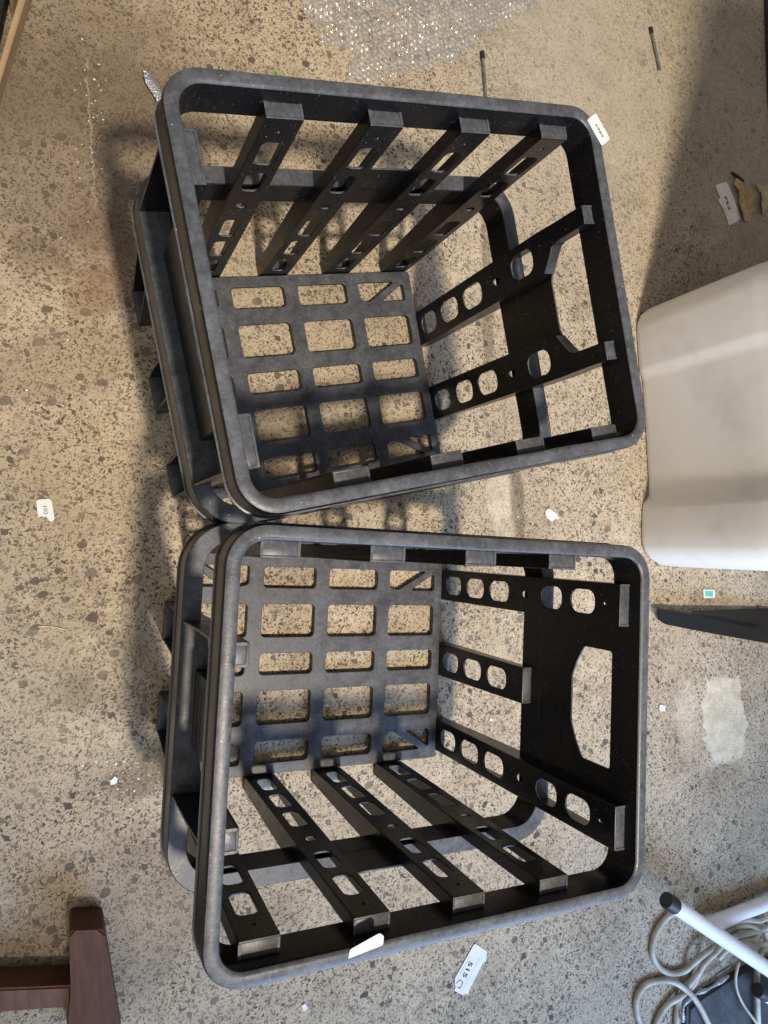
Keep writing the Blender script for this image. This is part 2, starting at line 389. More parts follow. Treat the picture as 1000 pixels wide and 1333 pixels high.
# ------------------------------------------------------------ the crate
H = .4527; PU, PV = .222, .170            # height; planes of the upright slats' inner faces
WU, WV = .2375, .1862                     # inner face of the rim and of the middle band
def frame(side, t):
    """slat frame: local x along the wall, local y outward, z up"""
    X, Yv, org = {'B': ((0, 1, 0), (1, 0, 0), (PU, t, 0)), 'A': ((0, -1, 0), (-1, 0, 0), (-PU, t, 0)),
                  'N': ((-1, 0, 0), (0, 1, 0), (t, PV, 0)), 'S': ((1, 0, 0), (0, -1, 0), (t, -PV, 0))}[side]
    return Matrix(((X[0], Yv[0], 0, org[0]), (X[1], Yv[1], 0, org[1]), (0, 0, 1, org[2]), (0, 0, 0, 1)))
UPR = Matrix(((1, 0, 0, 0), (0, 0, 1, 0), (0, 1, 0, 0), (0, 0, 0, 1)))    # plate xy -> xz, thickness along +y
def slat_mesh(profile, holes, top, dep, full=(1, 1), shelf=False):
    """profile [(z, left, right)] of the front face; dep: [(z, depth)] of the side walls"""
    bm = bmesh.new()
    outer = [(r_, z) for z, l, r_ in profile]+[(l, z) for z, l, r_ in reversed(profile)]
    add_mesh(bm, plate(rpoly(outer, .0016, 2), holes, .003, .0012), UPR)
    def lerp(tab, z):
        if z <= tab[0][0]: return tab[0][1:]
        for a, b in zip(tab, tab[1:]):
            if z <= b[0]:
                k = (z-a[0])/(b[0]-a[0]+1e-9); return tuple(p+(q-p)*k for p, q in zip(a[1:], b[1:]))
        return tab[-1][1:]
    zs = sorted({.2694, .2698} | {round(z, 4) for z, *_ in profile} | {round(z, 4) for z, _ in dep if z <= top})
    zs = [z for z in zs if z <= top]
    th = .0026
    for sgn in (0, 1):
        loops = []
        for z in zs:
            l, r_ = lerp(profile, z); D = lerp(dep, z)[0]
            if z > .2695 and not full[sgn]: D = .0162
            x0 = l if sgn == 0 else r_-th
            x0 += .0002 if sgn == 0 else -.0002
            loops.append([bm.verts.new(c) for c in ((x0, .0025, z), (x0+th, .0025, z), (x0+th, D, z), (x0, D, z))])
        for a, b in zip(loops, loops[1:]):
            for k in range(4): bm.faces.new((a[k], a[(k+1) % 4], b[(k+1) % 4], b[k]))
        bm.faces.new(loops[0]); bm.faces.new(loops[-1])
    l, r_ = lerp(profile, top)
    capd = .0165
    box(bm, (l+.0006, .0012, top-.0040), (r_-.0006, capd, top-.0008), .0007)
    if shelf: box(bm, (profile[0][1]+.002, .0035, .2688), (profile[0][2]-.002, .0185, .2709))
    l0, r0 = profile[0][1:]
    D0 = dep[0][1]
    box(bm, (l0+.0010, .0032, .0010), (r0-.0010, D0+.0015, .0075), .0008)
    return mesh_from_bm('slat', bm, R(40))
def hole(cx, cz, w_, h_, r=None): return rrect(cx, cz, w_, h_, r if r else min(w_, h_)*.42, 5)
def disc(cx, cz, rx, rz): return [(cx+rx*math.cos(2*math.pi*i/16), cz+rz*math.sin(2*math.pi*i/16)) for i in range(16)]
DEP = [(0, .020), (.05, .022), (.234, .031), (.270, .0355), (.42, .029), (.44, .028)]
Z5 = [(.052, .047), (.119, .050), (.186, .050), (.309, .042), (.370, .044)]
def make_crate_meshes():
    d = {}
    # end with two wide slats and a hand hole
    wA = .0255
    d['wide'] = slat_mesh([(.008, -.0265, .0265), (.4345, -wA, wA)], [hole(0, z, .030, h) for z, h in Z5]+[disc(0, .251, .0055, .008), disc(0, .408, .0016, .002)], .4345, DEP, (1, 0), True)
    d['wide_m'] = slat_mesh([(.008, -.0265, .0265), (.4345, -wA, wA)], [hole(0, z, .030, h) for z, h in Z5]+[disc(0, .251, .0055, .008), disc(0, .408, .0016, .002)], .4345, DEP, (0, 1), True)
    d['short'] = slat_mesh([(.008, -.028, .028), (.252, -.0255, .0255)], [hole(0, z, .030, h) for z, h in Z5[:3]], .252, [(0, .020), (.05, .022), (.252, .0152)])
    # end with two tapering slats
    pr = [(.008, -.0300, .0285), (.338, -.0280, .0285), (.352, -.0265, .0285), (.374, .0010, .0275), (.383, .0035, .0272), (.4345, .0035, .0262)]
    hs = [hole(0, .051, .033, .047), hole(0, .119, .033, .050), hole(0, .187, .033, .050), disc(0, .251, .0055, .008), hole(.001, .311, .033, .046)]
    d['taper'] = slat_mesh(pr, hs, .4345, DEP, (0, 1), True)
    prm = [(z, -r_, -l) for z, l, r_ in pr]
    d['taper_m'] = slat_mesh(prm, [[(-x, z) for x, z in h] for h in hs], .4345, DEP, (1, 0), True)
    # long-side slats
    hl = [hole(0, z, .0215, h, .007) for z, h in Z5]
    d['long'] = slat_mesh([(.008, -.0235, .0235), (.4345, -.0195, .0195)], hl+[disc(0, .251, .0065, .006), disc(0, .412, .0016, .002)], .4345, DEP, (0, 0))
    # top rim: inverted channel
    prof = [(0, .4085), (0, .4480), (.0006, .4507), (.0022, .4522), (.0045, .4527), (.0115, .4527), (.0138, .4518), (.0150, .4495), (.0154, .446), (.0160, .4190), (.0178, .4186), (.0178, .4170), (.0140, .4170), (.0128, .4480), (.0110, .4500), (.0040, .4500), (.0026, .4470), (.0024, .4085)]
    d['rim'] = ring_mesh(WU, WV, .024, prof)
    prof = [(0, .2300), (0, .2700), (.0008, .2712), (.0200, .2712), (.0212, .2700), (.0224, .2372), (.0243, .2368), (.0243, .2350), (.0203, .2350), (.0192, .2690), (.0024, .2690), (.0024, .2300)]
    d['band'] = ring_mesh(WU, WV, .034, prof)
    # bottom panel
    du, off = .1096, .0
    holes = []
    for i in range(4):
        u = off+du*(i-1.5)
        for j, v in enumerate((.1352, .0672, 0, -.0672, -.1352)):
            h_ = .033 if j % 2 == 0 else .051
            if i in (0, 3) and j in (0, 4):
                su = 1 if i == 3 else -1; sv = 1 if j == 0 else -1
                a, b = .043*su, .0165*sv
                # diagonal bar points at the corner
                t1 = [(u-a, v+b), (u+a*.72, v+b), (u-a*.62, v-b)]
                t1 = [(u-a, v+b), (u+a*.60, v+b), (u-a*.50, v-b), (u-a, v-b)]
                t2 = [(u+a, v-b), (u-a*.05, v-b), (u+a, v+b*.8)]
                t1 = [(u-a, v+b), (u+a*.62, v+b), (u-a*.62, v-b), (u-a, v-b*.7)]
                for t in (t1, t2):
                    c = Vector((sum(p[0] for p in t)/len(t), sum(p[1] for p in t)/len(t)))
                    holes.append(rpoly(t, .0045, 3))
            else:
                holes.append(rrect(u, v, .086, h_, .0065, 4))
    me = plate(rrect(0, 0, 2*.2235, 2*.1690, .006, 3), holes, .0060, .0012)
    me.transform(Matrix.Translation((0, 0, .0062)))
    d['floor'] = me
    # hand-hole panel of the wide-slat end, in (v, z)
    hh = [(-.071, .4075), (-.071, .358), (-.050, .345), (-.030, .3365), (.030, .3365), (.050, .345), (.071, .358), (.071, .4075)]
    d['hand'] = plate([(-.106, .262), (-.106, .4110), (.106, .4110), (.106, .262)], [rpoly(hh, .004, 3)], .0024, .0004)
    pp = [(-.041, .262), (-.041, .349), (-.032, .345), (.032, .345), (.041, .349), (.041, .262)]
    d['cut'] = plate(rpoly(pp, .003, 3), [], .0024, .0004)
    d['side'] = plate([(-.037, .262), (-.037, .318), (.037, .318), (.037, .262)], [disc(0, .303, .0016, .0016)], .0024, .0004)
    # raised lettering too worn to read: two rows of strokes on a raised border
    bm = bmesh.new(); rnd = random.Random(3)
    for row, z0 in ((0, .318), (1, .300)):
        x = -.030
        while x < .030:
            k = rnd.choice((0, 1, 2)); wd = rnd.uniform(.0018, .0030)
            box(bm, (x, 0, z0), (x+.0006, .0006, z0+.009))
            if k != 1: box(bm, (x+.0007, 0, z0+.0082), (x+wd, .0006, z0+.009))
            if k: box(bm, (x+.0007, 0, z0+.0038), (x+wd, .0006, z0+.0045))
            if k == 0: box(bm, (x+wd-.0005, 0, z0), (x+wd, .0006, z0+.008))
            x += wd+.0014
    box(bm, (-.036, 0, .331), (.036, .0007, .3325)); box(bm, (-.036, 0, .292), (.036, .0007, .2935))
    d['letters'] = mesh_from_bm('letters', bm)
    # corner gusset: fin between middle band and rim
    return d
CM = make_crate_meshes()
LS = [-.134, -.0235, .087, .198]          # long-side slat centres, asymmetric like the real thing
def make_crate(x, y, a):
    root = empty('plastic_crate', (x, y, 0), a)
    link('rim', CM['rim'], M_CRATE, root)
    link('middle_band', CM['band'], M_CRATE, root)
    link('bottom_panel', CM['floor'], M_CRATE, root)
    for side in 'NS':
        for u in LS: link('upright_slat', CM['long'], M_CRATE, root, frame(side, u))
        Mx = frame(side, (LS[1]+LS[2])/2)
        wall = Matrix.Translation((0, WV-PV, 0))
        link('side_plate', CM['side'], M_CRATE, root, Mx @ wall @ UPR)
    link('upright_slat', CM['wide'], M_CRATE, root, frame('A', .130)); link('upright_slat', CM['wide_m'], M_CRATE, root, frame('A', -.130))
    link('short_slat', CM['short'], M_CRATE, root, frame('A', 0))
    link('upright_slat', CM['taper'], M_CRATE, root, frame('B', .067))
    link('upright_slat', CM['taper_m'], M_CRATE, root, frame('B', -.067))
    wall = Matrix.Translation((0, WU-PU+.0002, 0))
    link('hand_hole_panel', CM['hand'], M_CRATE, root, frame('A', 0) @ wall @ UPR)
    p = link('cut_out_panel', CM['cut'], M_CRATE, root, frame('B', 0) @ wall @ UPR)
    link('embossed_lettering', CM['letters'], M_CRATE, p, (frame('B', 0) @ wall @ UPR).inverted() @ frame('B', 0) @ Matrix.Translation((0, WU-PU+.0026, -.006)))
    return root
crate_top = make_crate(.37008, .22815, .0991)
tag(crate_top, 'black slatted crate with a 6989 sticker on its rim corner, touching the white bin', 'crate', 'black plastic crates standing on the concrete')
crate_low = make_crate(.34495, -.23206, -.15058+math.pi)
tag(crate_low, 'black slatted crate with a blank white sticker on its rim, beside the torn 515 label', 'crate', 'black plastic crates standing on the concrete')
bpy.context.view_layer.update()

# ------------------------------------------------------------ stickers and labels
def flat_mesh(pts, z, th=.00035, curl=None):
    """thin sheet with real thickness; pts in world xy"""
    bm = bmesh.new()
    f = bm.faces.new([bm.verts.new((p[0], p[1], z)) for p in pts])
    if f.normal.z < 0: f.normal_flip()
    bmesh.ops.triangulate(bm, faces=[f])
    for _ in range(2 if curl else 0): bmesh.ops.subdivide_edges(bm, edges=bm.edges[:], cuts=1, use_grid_fill=True)
    if curl:
        for v in bm.verts: v.co.z += curl(v.co.x, v.co.y)
    r = bmesh.ops.extrude_face_region(bm, geom=bm.faces[:])
    for v in [g for g in r['geom'] if isinstance(g, bmesh.types.BMVert)]: v.co.z += th
    return mesh_from_bm('sheet', bm)
def px_poly(pts, z=0.0): return [at(x, y, z) for x, y in pts]
def text_mesh(body, size, bold=0.0):
    cu = bpy.data.curves.new('t', 'FONT'); cu.body = body; cu.size = size; cu.align_x = 'CENTER'; cu.align_y = 'CENTER'
    cu.extrude = .00008; cu.offset = bold; cu.resolution_u = 3
    o = bpy.data.objects.new('t', cu); col.objects.link(o)
    me = bpy.data.meshes.new_from_object(o.evaluated_get(bpy.context.evaluated_depsgraph_get()))
    bpy.data.objects.remove(o); bpy.data.curves.remove(cu)
    return me
def text_between(body, a, b, z, height, mat, parent, name='printed_number', bold=.0, nudge=0.0):
    """print whose line runs from photo point a to b, letters' tops to the left of that direction"""
    A, B = at(*a, z), at(*b, z); d = (B-A).normalized(); n = Vector((-d.y, d.x, 0)); c = (A+B)/2+n*nudge
    me = text_mesh(body, height*1.38, bold)
    xs = [v.co.x for v in me.vertices]; wd = max(xs)-min(xs)
    k = (B-A).length/wd
    M = Matrix(((d.x, n.x, 0, c.x), (d.y, n.y, 0, c.y), (0, 0, 1, z), (0, 0, 0, 1))) @ Matrix.Diagonal((k, 1, 1, 1))
    me.transform(M)
    me.materials.append(mat)
    o = bpy.data.objects.new(name, me); col.objects.link(o); o.parent = parent
    o.matrix_parent_inverse = parent.matrix_world.inverted(); return o
def world_child(name, me, mat, parent):
    o = link(name, me, mat); o.parent = parent; o.matrix_parent_inverse = parent.matrix_world.inverted(); return o
zr = H+.0002
s1 = world_child('number_sticker', flat_mesh(px_poly(rpoly([(764, 156), (775.5, 147.5), (794, 181), (783.5, 190)], 2.5), zr), zr, .0005), M_PAPER, crate_top)
s1['label'] = 'white 6989 sticker'
bpy.context.view_layer.update()
text_between('6989', (776, 161.5), (785, 178.5), zr+.00065, .0036, M_INK, s1)
s2 = world_child('blank_sticker', flat_mesh(px_poly(rpoly([(453, 1248), (455.5, 1236), (494, 1214.5), (499.5, 1218), (498.5, 1230)], 2.5), zr), zr, .0005), M_PAPER, crate_low)

def floor_label(name, pts, label, z=.0012, mat=M_PAPER, curl=None, cat='label', th=.0004):
    c = at(sum(p[0] for p in pts)/len(pts), sum(p[1] for p in pts)/len(pts), 0)
    root = empty(name, (c.x, c.y, 0)); bpy.context.view_layer.update()
    world_child('paper', flat_mesh(px_poly(pts, z), z, th, curl), mat, root)
    tag(root, label, cat); return root
def dashes(parent, a, b, z, h, n, mat, seed=1):
    A, B = at(*a, z), at(*b, z); d = (B-A); Ln = d.length; d.normalize(); nn = Vector((-d.y, d.x, 0))
    bm = bmesh.new(); rnd = random.Random(seed); t = 0
    while t < Ln:
        wd = rnd.uniform(.4, 1.0)*Ln/n*.6
        hh = h*rnd.uniform(.6, 1)
        c = [A+d*t, A+d*(t+wd), A+d*(t+wd)+nn*hh, A+d*t+nn*hh]
        bm.faces.new([bm.verts.new((p.x, p.y, z+.0001)) for p in c]); t += Ln/n
    return world_child('fine_print', mesh_from_bm('print', bm), mat, parent)
lb = floor_label('price_label', [(617, 1229.5), (619.5, 1229), (633.5, 1238), (633.8, 1243), (632.5, 1252), (629, 1253), (611, 1289), (609.8, 1295), (606.5, 1293.5), (603, 1295.3), (599.5, 1294.5), (591.2, 1289), (593, 1286), (592, 1277), (592.5, 1273)],
                 'white torn label printed 515 lying by the lower crate rim')
text_between('515', (613.3, 1252.2), (604.0, 1272.6), .0018, .0095, M_INK, lb, bold=.0003)
def stroke(parent, pts, z, wd, name, mat):
    bm = bmesh.new()
    for (a, b) in zip(pts, pts[1:]):
        A, B = at(*a, z), at(*b, z); d = (B-A).normalized(); n = Vector((-d.y, d.x, 0))*wd/2; A = A-d*wd/2; B = B+d*wd/2
        bm.faces.new([bm.verts.new((p.x, p.y, z+.0001*pts.index(a))) for p in (A-n, B-n, B+n, A+n)])
    return world_child(name, mesh_from_bm('stroke', bm), mat, parent)
stroke(lb, [(594.5, 1280.2), (598.3, 1275.6), (602.8, 1279), (598.6, 1287), (595.6, 1284.8)], .0019, .0012, 'printed_bracket', M_INK)
dashes(lb, (611, 1246), (595, 1275), .0018, .0022, 11, M_FAINT, 2)
dashes(lb, (625, 1247), (604, 1285), .0018, .0012, 24, M_FAINT, 5)
lb2 = floor_label('price_label', [(931, 241), (945, 236.5), (948, 240), (956, 260), (964, 284), (961, 288), (949, 293.5), (948, 289), (942, 272), (935.5, 262), (936, 259), (938, 257.5)],
                  'dirty white label printed 752 beside the amber peel in the bin shadow', mat=M_DIRTYPAPER)
text_between('752', (943.6, 254.8), (950.2, 273.2), .0018, .0092, M_INK, lb2, bold=.0003)
dashes(lb2, (937, 249), (947, 282), .0018, .0022, 12, M_FAINT, 3)
dashes(lb2, (947.5, 247), (957, 277), .0018, .0014, 24, M_FAINT, 4)
lb3 = floor_label('number_sticker', rpoly([(47.2, 652.3), (50, 650.2), (64, 649.2), (67.5, 652), (71.2, 676), (67.5, 679.3), (64.5, 678.5), (60.5, 672.5), (51.5, 672.5), (50.5, 674.5), (49, 668)], 1),
                  'white torn sticker printed 102 alone on the left floor')
text_between('102', (58.2, 658.3), (59.4, 669.5), .0018, .0050, M_INK, lb3)
lb4 = floor_label('price_sticker', rpoly([(915.5, 767), (930.5, 768), (931.5, 778.5), (916, 778.8)], 1.6), 'tiny white sticker with a teal centre below the white bin')
world_child('teal_panel', flat_mesh(px_poly([(918, 769), (928.8, 769.4), (928.2, 776.5), (918.8, 776)], .0018), .0018, .0001), M_TEAL, lb4)
dashes(lb4, (919.5, 775), (927.5, 775.3), .0021, .0016, 5, M_FAINT, 8)
lb5 = floor_label('paper_scrap', [(709, 671), (710, 665), (712.5, 662.2), (717, 663.5), (722, 667.5), (727, 675.2), (722, 676), (717, 678.8)], 'small creased white and pale green paper scrap between the crates',
                  curl=lambda x, y: .003*abs(math.sin(x*190+y*60)), cat='paper scrap')
dashes(lb5, (711.5, 669), (716.5, 675), .0050, .0022, 3, M_FAINT, 9)
o = link('tape_scrap', flat_mesh(px_poly([(186, 94), (191, 96), (198, 101), (207, 110), (210, 133), (204, 134), (198, 124), (190, 112), (187, 103)], .004), .002, .0005, curl=lambda x, y: .009*abs(math.sin(x*90+y*50))), M_FOIL)
tag(o, 'crumpled silvery tape scrap poking out past the rim of the 6989 crate', 'tape scrap')
for nm, pts, mat, lab in (
    ('dry_peel', [(958, 232), (963, 238), (969.5, 246), (973, 248), (981.5, 258), (980.5, 264), (979, 266.5), (981.8, 269.5), (977, 281), (976, 288.6), (971, 288), (965.6, 284.6), (964, 276), (963, 267), (961, 251), (957, 245), (954.4, 240)], M_PEEL, 'amber dried peel with orange edge beside the 752 label'),
    ('dry_peel', [(981.6, 237.4), (985, 241), (988, 240.2), (993, 242), (997, 240.5), (1000.5, 247), (1002, 258), (999.5, 270), (993, 280.8), (990.5, 275), (989, 269.4), (990.4, 257), (990.5, 250), (986, 246), (983, 243)], M_PEEL2, 'pale dried peel with a curled tip, at the right edge in the bin shadow')):
    o = link(nm, flat_mesh(px_poly(pts, .005), .003, .0008, curl=lambda x, y: .007*abs(math.sin(x*60-y*45))), mat); tag(o, lab, 'peel')
o = link('black_clip', tube_mesh([at(952.5, 224, .004), at(957, 227.5, .005), at(963, 231.5, .005), at(968.5, 236, .004)], lambda t: .0022+.0012*math.sin(3.14*t), 8), M_DARKCAP); tag(o, 'small black plastic clip above the amber peel', 'clip')
o = link('green_thread', tube_mesh([at(354, 94.5, .002), at(359, 95, .003), at(362, 98, .003), at(366, 98, .002), at(370, 101, .002)], .0009, 6), M_GREEN); tag(o, 'tiny bright green thread above the 6989 crate rim', 'thread')
o = link('wood_splinter', tube_mesh([at(50, 815.5, .002), at(68, 816, .002), at(88, 820, .002)], lambda t: .0013*(1-.6*t), 6), M_CHIPS); tag(o, 'thin pale wood splinter on the floor left of the crates', 'splinter')

# steel rods
def rod(a, b, lab):
    root = empty('steel_rod', at(*a, 0)); bpy.context.view_layer.update()
    A, B = at(*a, .004), at(*b, .004); d = (B-A)
    world_child('shaft', tube_mesh([A, A+d*.97, B], .0030, 10, sub=1), M_STEEL, root)
    world_child('head', tube_mesh([A-d*.03, A+d*.10, A+d*.12], .0042, 10, sub=1), M_DARKCAP, root)
    world_child('tip', tube_mesh([A+d*.93, A+d*1.02], .0034, 10, sub=1), M_STEEL, root)
    tag(root, lab, 'metal rod', 'short steel rods lying on the concrete'); return root
rod((847.5, 37), (858.8, 90), 'short steel rod on the pale floor near the bin shadow edge')
rod((628, 69), (633, 128), 'short steel rod partly hidden behind the upper crate rim, by the bubble wrap')

# ------------------------------------------------------------ ground
bm = bmesh.new()
f = bm.faces.new([bm.verts.new(v) for v in ((-4, -5, 0), (6, -5, 0), (6, 5, 0), (-4, 5, 0))])
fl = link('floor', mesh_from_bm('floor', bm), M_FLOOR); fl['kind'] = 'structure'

# loose crumbs and grit nobody could count
def crumbs(name, n, rmin, rmax, mat, seed, centres, label):
    rnd = random.Random(seed); bm = bmesh.new()
    for i in range(n):
        cx, cy, sx, sy = rnd.choice(centres)
        p = at(cx+rnd.gauss(0, sx), cy+rnd.gauss(0, sy), 0)
        r = rnd.uniform(rmin, rmax)*rnd.random()**.5
        k = rnd.randint(4, 6); a0 = rnd.random()*6.28; el = rnd.uniform(.35, 1); ra = rnd.random()*3.14
        top = bm.verts.new((p.x, p.y, r*.6)); ring = []
        for j in range(k):
            a = a0+6.283*j/k; rr = r*rnd.uniform(.7, 1.2); x, y = rr*math.cos(a), rr*el*math.sin(a)
            ring.append(bm.verts.new((p.x+x*math.cos(ra)-y*math.sin(ra), p.y+x*math.sin(ra)+y*math.cos(ra), .0003)))
        for j in range(k): bm.faces.new((ring[j], ring[(j+1) % k], top))
    o = link(name, mesh_from_bm(name, bm), mat); o['kind'] = 'stuff'; tag(o, label, 'debris'); return o
crumbs('white_crumbs', 330, .0008, .0026, M_CRUMB, 4, [(500, 600, 330, 420), (500, 500, 330, 420), (150, 1010, 30, 20), (430, 880, 90, 90), (120, 170, 12, 60), (130, 520, 90, 150), (890, 930, 30, 60), (530, 740, 20, 10), (420, 300, 200, 150)], 'tiny white plaster crumbs scattered over the concrete')
crumbs('tan_grit', 260, .0008, .0024, M_CHIPS, 9, [(400, 700, 330, 420), (200, 1010, 35, 15), (150, 1000, 30, 25), (840, 1000, 90, 120)], 'tan grit and wood dust scattered over the concrete')
for i, (pts, lab) in enumerate([([(857, 917), (861, 915.5), (868, 918), (867, 923), (868, 927), (859, 928), (857, 923)], 'white square plaster flake left of the pale cement patch'),
                 ([(637, 935), (639, 933), (641, 936), (644, 935.5), (642, 939), (639, 940), (636.5, 938)], 'white ragged flake seen through the lower crate hand-hole end'),
                 ([(141, 1016), (146, 1013), (150, 1008), (155, 1012), (154, 1020), (149, 1023), (143, 1024)], 'white folded flake on the dark brown patch'),
                 ([(391, 1309), (397, 1304), (402, 1310), (400, 1317), (394, 1318)], 'pale bluish flake below the lower crate rim')]):
    gx, gy = sum(p[0] for p in pts)/len(pts), sum(p[1] for p in pts)/len(pts); pts = [(gx+(a-gx)*.72, gy+(b-gy)*.72) for a, b in pts]
    tag(link('plaster_flake', flat_mesh(px_poly(pts, .002), .001, .001, curl=lambda x, y: .0006*abs(math.sin(x*300+y*200))), M_PAPER), lab, 'flake')

# ------------------------------------------------------------ white tub
def make_tub():
    root = empty('plastic_bin', (1.33, .11, 0)); bpy.context.view_layer.update()
    # footprint, counter-clockwise from near left corner; the left wall has a recessed middle panel
    base = [(1.078, -.118), (1.080, -.090), (1.088, -.045), (1.092, -.034), (1.104, -.024), (1.109, -.018), (1.114, .02), (1.120, .14), (1.1225, .222), (1.1220, .236), (1.117, .246), (1.1165, .256), (1.119, .330), (1.122, .350), (1.133, .368), (1.152, .380), (1.18, .387), (1.40, .405), (1.56, .41), (1.60, .39), (1.61, .35), (1.60, -.12), (1.59, -.165), (1.55, -.19), (1.35, -.186), (1.15, -.172), (1.118, -.164), (1.095, -.150), (1.082, -.134)]
    n = len(base)
    cx, cy = 1.35, .11
    lev = [(0, .985), (.004, .996), (.012, 1.0), (.10, 1.002), (.20, 1.003), (.262, 1.003), (.275, 1.000), (.285, .997), (.30, .994), (.42, .992), (1.35, 1.0), (1.355, 1.01), (1.36, 1.02), (1.385, 1.02), (1.39, 1.01)]  # unseen upper part made tall so its shadow reaches further
    bm = bmesh.new(); loops = []
    for z, k in lev:
        loops.append([bm.verts.new((cx+(x-cx)*k, cy+(y-cy)*k, z)) for x, y in base])
    for z, k in ((1.388, .975), (.30, .95), (.012, .94)):
        loops.append([bm.verts.new((cx+(x-cx)*k, cy+(y-cy)*k, z)) for x, y in base])
    for a, b in zip(loops, loops[1:]):
        for i in range(n): bm.faces.new((a[i], a[(i+1) % n], b[(i+1) % n], b[i]))
    bm.faces.new(loops[0]); bm.faces.new(loops[-1])
    world_child('bin_wall', mesh_from_bm('tub', bm, R(60)), M_TUB, root)
    tag(root, 'large scuffed off-white plastic bin with stepped side, standing right of the crates', 'bin')
make_tub()

# ------------------------------------------------------------ dark moulded panel (right edge)
def make_panel():
    root = empty('dark_plastic_moulding', at(930, 810, 0)); bpy.context.view_layer.update()
    def strip(name, A, B, za, zb, th, mat):
        bm = bmesh.new()
        va = [at(x, y, z) for (x, y), z in zip(A, za)]; vb = [at(x, y, z) for (x, y), z in zip(B, zb)]
        ta = [bm.verts.new(p) for p in va]; tb = [bm.verts.new(p) for p in vb]
        ua = [bm.verts.new(p-Vector((0, 0, th))) for p in va]; ub = [bm.verts.new(p-Vector((0, 0, th))) for p in vb]
        for i in range(len(A)-1):
            bm.faces.new((ta[i], ta[i+1], tb[i+1], tb[i])); bm.faces.new((ua[i], ub[i], ub[i+1], ua[i+1]))
            bm.faces.new((ta[i], ua[i], ua[i+1], ta[i+1])); bm.faces.new((tb[i], tb[i+1], ub[i+1], ub[i]))
        bm.faces.new((ta[0], tb[0], ub[0], ua[0])); bm.faces.new((ta[-1], ua[-1], ub[-1], tb[-1]))
        return world_child(name, mesh_from_bm(name, bm, R(30)), mat, root)
    A = [(857, 793.5), (870, 794.5), (900, 800), (940, 808), (1000, 823), (1080, 843)]
    B = [(858.0, 807), (868, 813.0), (900, 819.5), (940, 827), (1000, 837.5), (1080, 852)]
    strip('outer_face', A, B, [.024, .030, .036, .040, .046, .05], [.008, .005, .004, .004, .004, .004], .003, M_PANEL)
    C = [(857.5, 792.0), (870, 793.5), (899, 797), (907, 795), (1000, 791.5), (1080, 789)]
    strip('inner_face', C, A, [.024, .031, .036, .030, .012, .006], [.0245, .0305, .0365, .0405, .0465, .0505], .0025, M_PANEL2)
    strip('raised_rib', [(903, 799.5), (930, 803), (965, 809), (990, 813.5)], [(903, 800.8), (930, 805), (965, 812), (990, 815)], [.038, .040, .043, .044], [.040, .043, .046, .047], .003, M_PANEL)
    tag(root, 'long dark tapering plastic moulding lying between the white bin and the cement patch', 'moulding')
M_PANEL2 = simple('grey_moulded_plastic', (.022, .020, .017), (.015, .0135, .0115), 25, .6, .3, Specular_IOR_Level=.18)
make_panel()

# ------------------------------------------------------------ white tubes, cable and metal box (lower right)
def pipe(a, za, b, zb, r, lab, cap=True):
    root = empty('white_tube', at(*a, 0)); bpy.context.view_layer.update()
    A, B = at(*a, za), at(*b, zb); d = (B-A).normalized()
    world_child('tube', tube_mesh([A, B], r, 28, sub=1), M_TUBE, root)
    if cap:
        world_child('end_cap', tube_mesh([A-d*.0270, A-d*.0262, A-d*.0240, A-d*.001, A+d*.001], lambda t: r*1.04*(.80 if t < .1 else .95 if t < .3 else 1.0), 28, sub=1), M_DARKCAP, root)
    tag(root, lab, 'tube', 'white tubes among the cable'); return root
pipe((878, 1179), .070, (1060, 1302), .085, .0150, 'white tube with black cap lying across the top of the others')
pipe((917, 1206), .024, (1090, 1141), .024, .0150, 'white tube with no cap in view, running under the crossing one', cap=False)
pipe((995, 1294), .055, (1090, 1352), .055, .0140, 'white tube whose black cap shows at the right edge below the crossing one')
z1 = .007
coils = [
    [(905, 1200, .03), (885, 1188, .02), (869, 1194, z1), (855, 1212, z1), (849, 1238, z1), (857, 1258, z1), (873, 1267, z1), (891, 1264, z1), (905, 1252, .02), (922, 1238, .024), (938, 1227, .02), (952, 1213, .014), (966, 1207, .02), (985, 1207, .024), (1010, 1214, .02)],
    [(842, 1350, z1), (831, 1325, z1), (829, 1301, z1), (838, 1284, z1), (855, 1277, z1), (876, 1278, .012), (895, 1290, .02), (909, 1307, .026), (921, 1330, .03), (930, 1352, .03)],
    [(850, 1352, z1), (857, 1326, z1), (869, 1308, z1), (887, 1297, z1+.006), (903, 1281, .012), (915, 1257, .014), (932, 1240, .03), (950, 1222, .03), (975, 1215, .03), (1010, 1205, .03)],
    [(879, 1352, z1), (881, 1325, z1), (884, 1302, z1), (896, 1284, z1+.008), (910, 1266, .022)],
    [(944, 1217, .018), (955, 1208, .02), (972, 1204, .024), (986, 1210, .03), (984, 1220, .03), (968, 1225, .03), (952, 1226, .03)],
    [(996, 1212, .03), (998, 1226, .03), (990, 1243, .03), (986, 1265, .03), (986, 1300, .03), (988, 1352, .03)],
    [(962, 1253, .03), (958, 1272, .03), (960, 1290, .03), (968, 1308, .03), (980, 1325, .03), (995, 1345, .03)],
    [(936, 1248, .022), (948, 1236, .034), (966, 1228, .036), (985, 1231, .036), (1006, 1226, .036)],
    [(925, 1222, .03), (945, 1206, .03), (968, 1198, .034), (990, 1199, .038), (1010, 1190, .038)]]
cb = empty('electric_cable', at(880, 1270, 0)); bpy.context.view_layer.update()
for i, pts in enumerate(coils):
    world_child('cable_loop', tube_mesh([at(*p) for p in pts], .0060 if i < 6 else .0046 if i > 6 else .0030, 10, sub=6), M_CABLE, cb)
tag(cb, 'cream electric cable lying in loose coils under the white tubes', 'cable')
